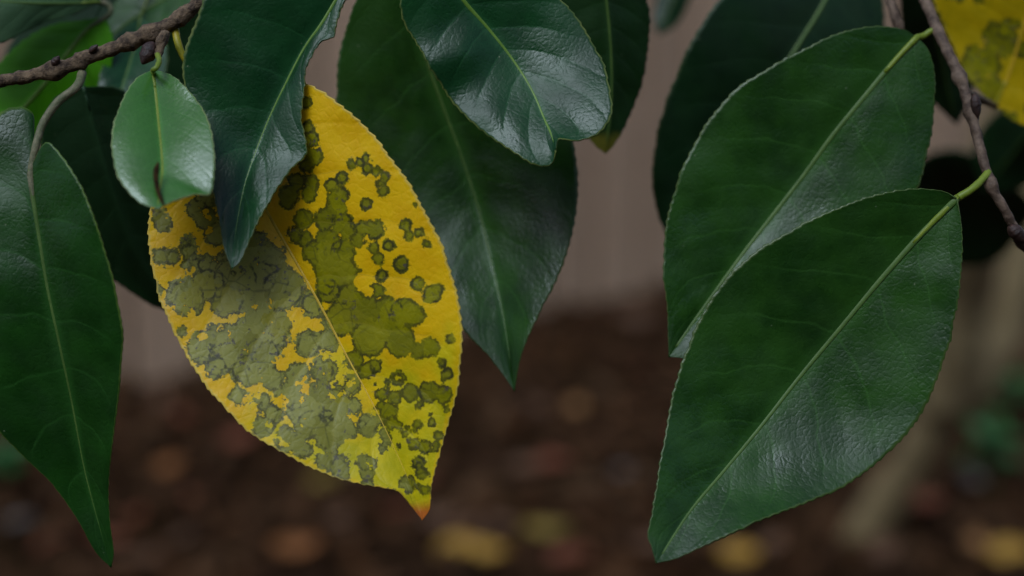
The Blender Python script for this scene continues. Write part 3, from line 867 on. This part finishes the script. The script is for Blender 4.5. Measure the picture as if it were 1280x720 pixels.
leaf(tr_, M_DARK,       # J back
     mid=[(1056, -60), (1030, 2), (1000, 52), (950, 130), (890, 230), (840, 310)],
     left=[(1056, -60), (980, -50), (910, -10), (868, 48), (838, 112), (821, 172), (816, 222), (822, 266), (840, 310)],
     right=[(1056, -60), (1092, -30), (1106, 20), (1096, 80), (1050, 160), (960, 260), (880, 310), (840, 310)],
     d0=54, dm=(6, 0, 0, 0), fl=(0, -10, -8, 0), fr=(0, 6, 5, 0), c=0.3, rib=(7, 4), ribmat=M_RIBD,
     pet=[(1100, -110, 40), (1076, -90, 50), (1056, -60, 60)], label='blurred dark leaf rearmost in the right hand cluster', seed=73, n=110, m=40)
rs = np.random.RandomState(5)
MS = [(rs.uniform(1165, 1380), rs.uniform(-110, 150), rs.uniform(3, 11)) for _ in range(90)] + [(1226, 80, 22), (1250, 50, 20), (1238, 110, 14)]
leaf(tr_, M_YELLOW_SHADED,    # M
     mid=[(1244, 132), (1262, 90), (1280, 30), (1300, -40), (1310, -130)],
     left=[(1244, 132), (1222, 112), (1200, 78), (1182, 38), (1166, -6), (1180, -70), (1230, -120), (1310, -130)],
     right=[(1244, 132), (1268, 152), (1300, 156), (1350, 120), (1390, 50), (1390, -40), (1360, -100), (1310, -130)],
     d0=52, dm=(6, 0, -8, -16), fl=(0, 4, 4, 0), fr=(0, 3, 3, 0), rib=(5, 3), ribmat=M_RIBY, label='blurred yellow spotted leaf in the upper right corner', petr=(8, 6), petmat=M_PETY, pet=[(1236, 128, 50), (1240, 130, 56), (1244, 132, 58)], seed=74, n=140, m=80, spots=MS)
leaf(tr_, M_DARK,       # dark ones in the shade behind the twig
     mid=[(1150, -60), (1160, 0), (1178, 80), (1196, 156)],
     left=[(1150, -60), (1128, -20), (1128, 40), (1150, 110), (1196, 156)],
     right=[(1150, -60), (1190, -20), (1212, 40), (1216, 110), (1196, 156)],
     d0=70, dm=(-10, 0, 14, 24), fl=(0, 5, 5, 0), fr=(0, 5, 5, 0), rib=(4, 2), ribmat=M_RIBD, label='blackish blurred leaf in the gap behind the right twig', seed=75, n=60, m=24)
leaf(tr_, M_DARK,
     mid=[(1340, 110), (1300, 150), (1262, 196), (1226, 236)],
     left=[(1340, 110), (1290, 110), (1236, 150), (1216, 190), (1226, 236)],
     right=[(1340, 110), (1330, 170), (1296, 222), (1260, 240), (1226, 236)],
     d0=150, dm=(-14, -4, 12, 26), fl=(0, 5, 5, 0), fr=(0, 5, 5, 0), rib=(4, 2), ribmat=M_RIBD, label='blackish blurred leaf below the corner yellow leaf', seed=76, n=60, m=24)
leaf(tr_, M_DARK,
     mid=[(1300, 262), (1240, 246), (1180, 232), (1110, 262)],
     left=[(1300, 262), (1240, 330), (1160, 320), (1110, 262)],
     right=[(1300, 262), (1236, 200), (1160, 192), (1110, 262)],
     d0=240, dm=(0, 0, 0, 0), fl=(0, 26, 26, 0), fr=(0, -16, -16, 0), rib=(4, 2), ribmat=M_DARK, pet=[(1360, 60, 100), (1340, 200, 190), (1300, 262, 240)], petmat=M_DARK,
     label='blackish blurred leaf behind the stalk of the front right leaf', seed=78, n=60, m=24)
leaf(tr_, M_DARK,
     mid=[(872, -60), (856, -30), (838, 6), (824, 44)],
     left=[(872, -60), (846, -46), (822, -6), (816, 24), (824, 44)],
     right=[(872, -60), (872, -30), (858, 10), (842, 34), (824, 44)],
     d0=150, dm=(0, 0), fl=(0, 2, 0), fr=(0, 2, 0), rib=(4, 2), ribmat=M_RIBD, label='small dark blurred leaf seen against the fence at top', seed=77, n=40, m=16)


# ------------------------------------------------------------------ trunk of the shrub, blurred at right
def trunk():
    g = on_ground(1078, 676)
    o = empty('shrub_trunk', (g[0], g[1], 0), 'blurred tan forked shrub trunk leaning out of the mulch at lower right', 'trunk')

    def limb(name, pts, r0, r1, seed):
        pp = crom(pts, 50)
        w_ = P(pp[:, 0], pp[:, 1], pp[:, 2])
        tube(name, w_, np.linspace(r0, r1, 50), M_TRUNK, o, sides=14, lump=0.10, seed=seed)
    d = float(np.dot(g - CAM, FWD))
    limb('trunk', [(1070, 690, d + 0.01), (1100, 636, d - .04), (1146, 566, d - .12), (1180, 496, d - .2)], 0.030, 0.030, 1)
    limb('limb', [(1176, 504, d - .2), (1196, 430, d - .26), (1206, 360, d - .32), (1222, 290, d - .4), (1256, 180, d - .5), (1300, 60, d - .6)], 0.036, 0.034, 2)
    limb('limb', [(1172, 512, d - .18), (1226, 470, d - .2), (1262, 400, d - .2), (1278, 320, d - .22), (1300, 200, d - .24)], 0.026, 0.028, 3)


trunk()


# ------------------------------------------------------------------ mulch, fallen leaves, seedlings
def chips():
    rnd = np.random.RandomState(12)
    V, F = [], []
    k = 0
    for i in range(9000):
        y = 1.2 + 3.6 * rnd.rand() ** 0.8
        x = rnd.uniform(-1, 1) * (0.42 * y + 0.35)
        q = np.array([x, y])
        if np.dot(q - FA[:2], fn) < 0.03:
            continue
        s = rnd.uniform(0.008, 0.034)
        sz = np.array([s, s * rnd.uniform(0.25, 0.6), s * rnd.uniform(0.10, 0.28)])
        a, t, r = rnd.uniform(0, 6.28), rnd.uniform(-.5, .5), rnd.uniform(-.5, .5)
        ca, sa, ct, st, cr_, sr = math.cos(a), math.sin(a), math.cos(t), math.sin(t), math.cos(r), math.sin(r)
        Rz = np.array([[ca, -sa, 0], [sa, ca, 0], [0, 0, 1]])
        Ry = np.array([[ct, 0, st], [0, 1, 0], [-st, 0, ct]])
        Rx = np.array([[1, 0, 0], [0, cr_, -sr], [0, sr, cr_]])
        c = np.array([[-1, -1, -1], [1, -.7, -1], [1, .8, -1], [-.9, 1, -1], [-1, -.8, 1], [.8, -.8, 1], [.9, .7, 1], [-.8, .8, 1]]) * sz * rnd.uniform(0.8, 1.2, (8, 3))
        V.append(c @ (Rz @ Ry @ Rx).T + np.array([x, y, rnd.uniform(-0.012, 0.02)]))
        F += [(k, k + 3, k + 2, k + 1), (k + 4, k + 5, k + 6, k + 7), (k, k + 1, k + 5, k + 4), (k + 1, k + 2, k + 6, k + 5), (k + 2, k + 3, k + 7, k + 6), (k + 3, k, k + 4, k + 7)]
        k += 8
    o = link('bark_mulch', mesh_from(np.vstack(V), F, False), M_CHIP, (0, 0, 0))
    o['kind'] = 'stuff'


chips()


def fallen_mesh(seed, L=0.07, W=0.036):
    rnd = np.random.RandomState(seed)
    n, m = 13, 8
    u = np.linspace(0, 1, n)
    v = np.linspace(-1, 1, m + 1)
    U, V = np.meshgrid(u, v, indexing='ij')
    wd = W * 0.5 * np.sin(math.pi * U ** 0.85) ** 0.8 + 0.0006
    x = (U - 0.5) * L
    y = wd * V
    z = 0.010 + rnd.uniform(0.004, 0.012) * V ** 2 + rnd.uniform(-0.006, 0.012) * (2 * U - 1) ** 2 + 0.004 * vnoise(U * 4 + 5, V * 2 + 5, seed)
    return mesh_from(np.stack([x, y, z], -1).reshape(-1, 3), grid_faces(n, m + 1, True))


def leafcol(name, c):
    return plain(name, tuple(q * 0.7 for q in c), c, 70, 0.7, 0.0006, 300)


FALL = {'tan': leafcol('tan_dead_leaf', (0.46, 0.23, 0.085)), 'yellow': leafcol('yellow_dead_leaf', (0.56, 0.31, 0.05)), 'orange': leafcol('orange_dead_leaf', (0.38, 0.145, 0.042)),
        'grey': leafcol('grey_dead_leaf', (0.19, 0.155, 0.135)), 'red': leafcol('reddish_dead_leaf', (0.24, 0.07, 0.03)), 'olive': leafcol('olive_dead_leaf', (0.30, 0.20, 0.035)), 'brown': leafcol('brown_dead_leaf', (0.17, 0.085, 0.045))}
FM = [fallen_mesh(s) for s in (1, 2, 3, 4)]
fallen = [
    (718, 516, 'tan', 0.75, 1.3, 'tan fallen leaf on the mulch right of the yellow leaf tip'),
    (572, 692, 'yellow', 0.9, 0.2, 'yellow tan fallen leaf at the bottom edge under the yellow leaf tip'),
    (612, 700, 'yellow', 0.8, -0.3, 'dull yellow fallen leaf overlapping the right end of another at the bottom edge'),
    (682, 678, 'olive', 1.0, 0.15, 'dim olive fallen leaf left of the front right leaf tip'),
    (404, 612, 'olive', 0.9, 0.8, 'dim olive fallen leaf directly below the yellow leaf left margin'),
    (212, 590, 'orange', 0.8, 1.0, 'orange brown fallen leaf between the long left leaf and yellow leaf'),
    (366, 698, 'orange', 1.0, 0.5, 'light brown fallen leaf at the bottom edge left of centre'),
    (26, 660, 'grey', 0.6, 0.5, 'small grey fallen leaf at the lower left corner'),
    (918, 704, 'yellow', 0.9, 0.3, 'golden fallen leaf below the front right leaf tip'),
    (1262, 700, 'yellow', 1.0, 0.1, 'golden fallen leaf in the bottom right corner'),
    (1212, 694, 'tan', 0.9, 1.2, 'tan fallen leaf beside the golden one in the bottom right corner'),
    (795, 408, 'brown', 1.2, 0.1, 'pinkish brown fallen leaf at the foot of the fence'),
    (300, 560, 'red', 1.0, 0.7, 'dark reddish fallen leaf under the yellow leaf left margin'),
    (690, 585, 'red', 0.9, 0.2, 'reddish fallen leaf in the middle of the mulch'),
    (776, 596, 'grey', 0.55, 0.9, 'small grey fallen leaf left of the front right leaf'),
    (548, 660, 'brown', 0.9, 0.4, 'brown fallen leaf just right of the yellow leaf tip'),
    (1256, 440, 'red', 1.1, 0.6, 'reddish fallen leaf behind the trunk at the right edge'),
    (1276, 478, 'tan', 0.8, 0.9, 'pale tan fallen leaf at the right edge near the seedlings'),
    (1206, 610, 'grey', 1.1, 1.4, 'pinkish grey fallen leaf below the green seedling at right'),
    (1150, 640, 'red', 1.0, 0.3, 'rusty fallen leaf at the base of the forked trunk'),
    (1100, 700, 'brown', 0.9, 0.8, 'brown fallen leaf below the forked trunk at the bottom edge'),
]
rnd = random.Random(7)
for k, (px, py, c, s, a, lab) in enumerate(fallen):
    g = on_ground(px, py, 0.01)
    me = FM[k % 4].copy()
    o = link('fallen_leaf', me, FALL[c], (g[0], g[1], 0.012))
    o.scale = (s * 1.1,) * 3
    o.rotation_euler = (rnd.uniform(0.1, 0.4), rnd.uniform(-0.15, 0.15), a)
    o['label'] = lab
    o['category'] = 'leaf'
    o['group'] = 'fallen leaves on the mulch'
rr = random.Random(21)
for k in range(44):
    px, py = rr.uniform(20, 1260), 720 - 300 * rr.random() ** 1.2
    g = on_ground(px, py, 0.01)
    if np.dot(g[:2] - FA[:2], fn) < 0.06:
        continue
    me = FM[k % 4]
    key = rr.choice(['brown', 'brown', 'red', 'brown'])
    me = me.copy()
    o = link('fallen_leaf', me, FALL[key], (g[0], g[1], 0.008))
    o.scale = (rr.uniform(0.6, 1.0),) * 3
    o.rotation_euler = (rr.uniform(-.3, .3), rr.uniform(-.3, .3), rr.uniform(0, 6.28))
    o['label'] = 'dim %s fallen leaf lying blurred among the dark mulch' % {'red': 'reddish'}.get(key, key)
    o['category'] = 'leaf'
    o['group'] = 'dim %s fallen leaves among the mulch' % {'red': 'reddish'}.get(key, key)

M_SEED = plain('seedling_leaf', (0.022, 0.105, 0.022), (0.035, 0.15, 0.035), 60, 0.5, 0.0005)
for px, py, h, k, lab in ((1236, 612, 0.13, 9, 'low green seedling on the mulch right of the trunk'), (1268, 520, 0.09, 6, 'smaller green seedling at the right edge'), (2, 606, 0.07, 6, 'low green seedling at the lower left edge')):
    g = on_ground(px, py, 0)
    t = empty('seedling', (g[0], g[1], -0.01), lab, 'plant', 'seedlings in the mulch')
    r3 = random.Random(px)
    hh = np.linspace(0, h, 8)
    st = np.stack([g[0] + 0.01 * np.sin(hh * 20), g[1] + hh * 0, hh - 0.012], 1)
    tube('stem', st, np.linspace(0.0025, 0.0012, 8), M_SEED, t, sides=6)
    for q in range(k):
        me = FM[q % 4]
        z = h * (0.35 + 0.6 * q / k)
        a = q * 2.4 + r3.random()
        l_ = bpy.data.objects.new('leaf', me.copy())
        l_.data.materials.clear()
        l_.data.materials.append(M_SEED)
        COL.objects.link(l_)
        l_.parent = t
        l_.location = (0.03 * math.cos(a), 0.03 * math.sin(a), z)
        l_.rotation_euler = (r3.uniform(-.2, .2), r3.uniform(-0.5, 0.3), a)
        l_.scale = (0.9, 0.9, 0.9)
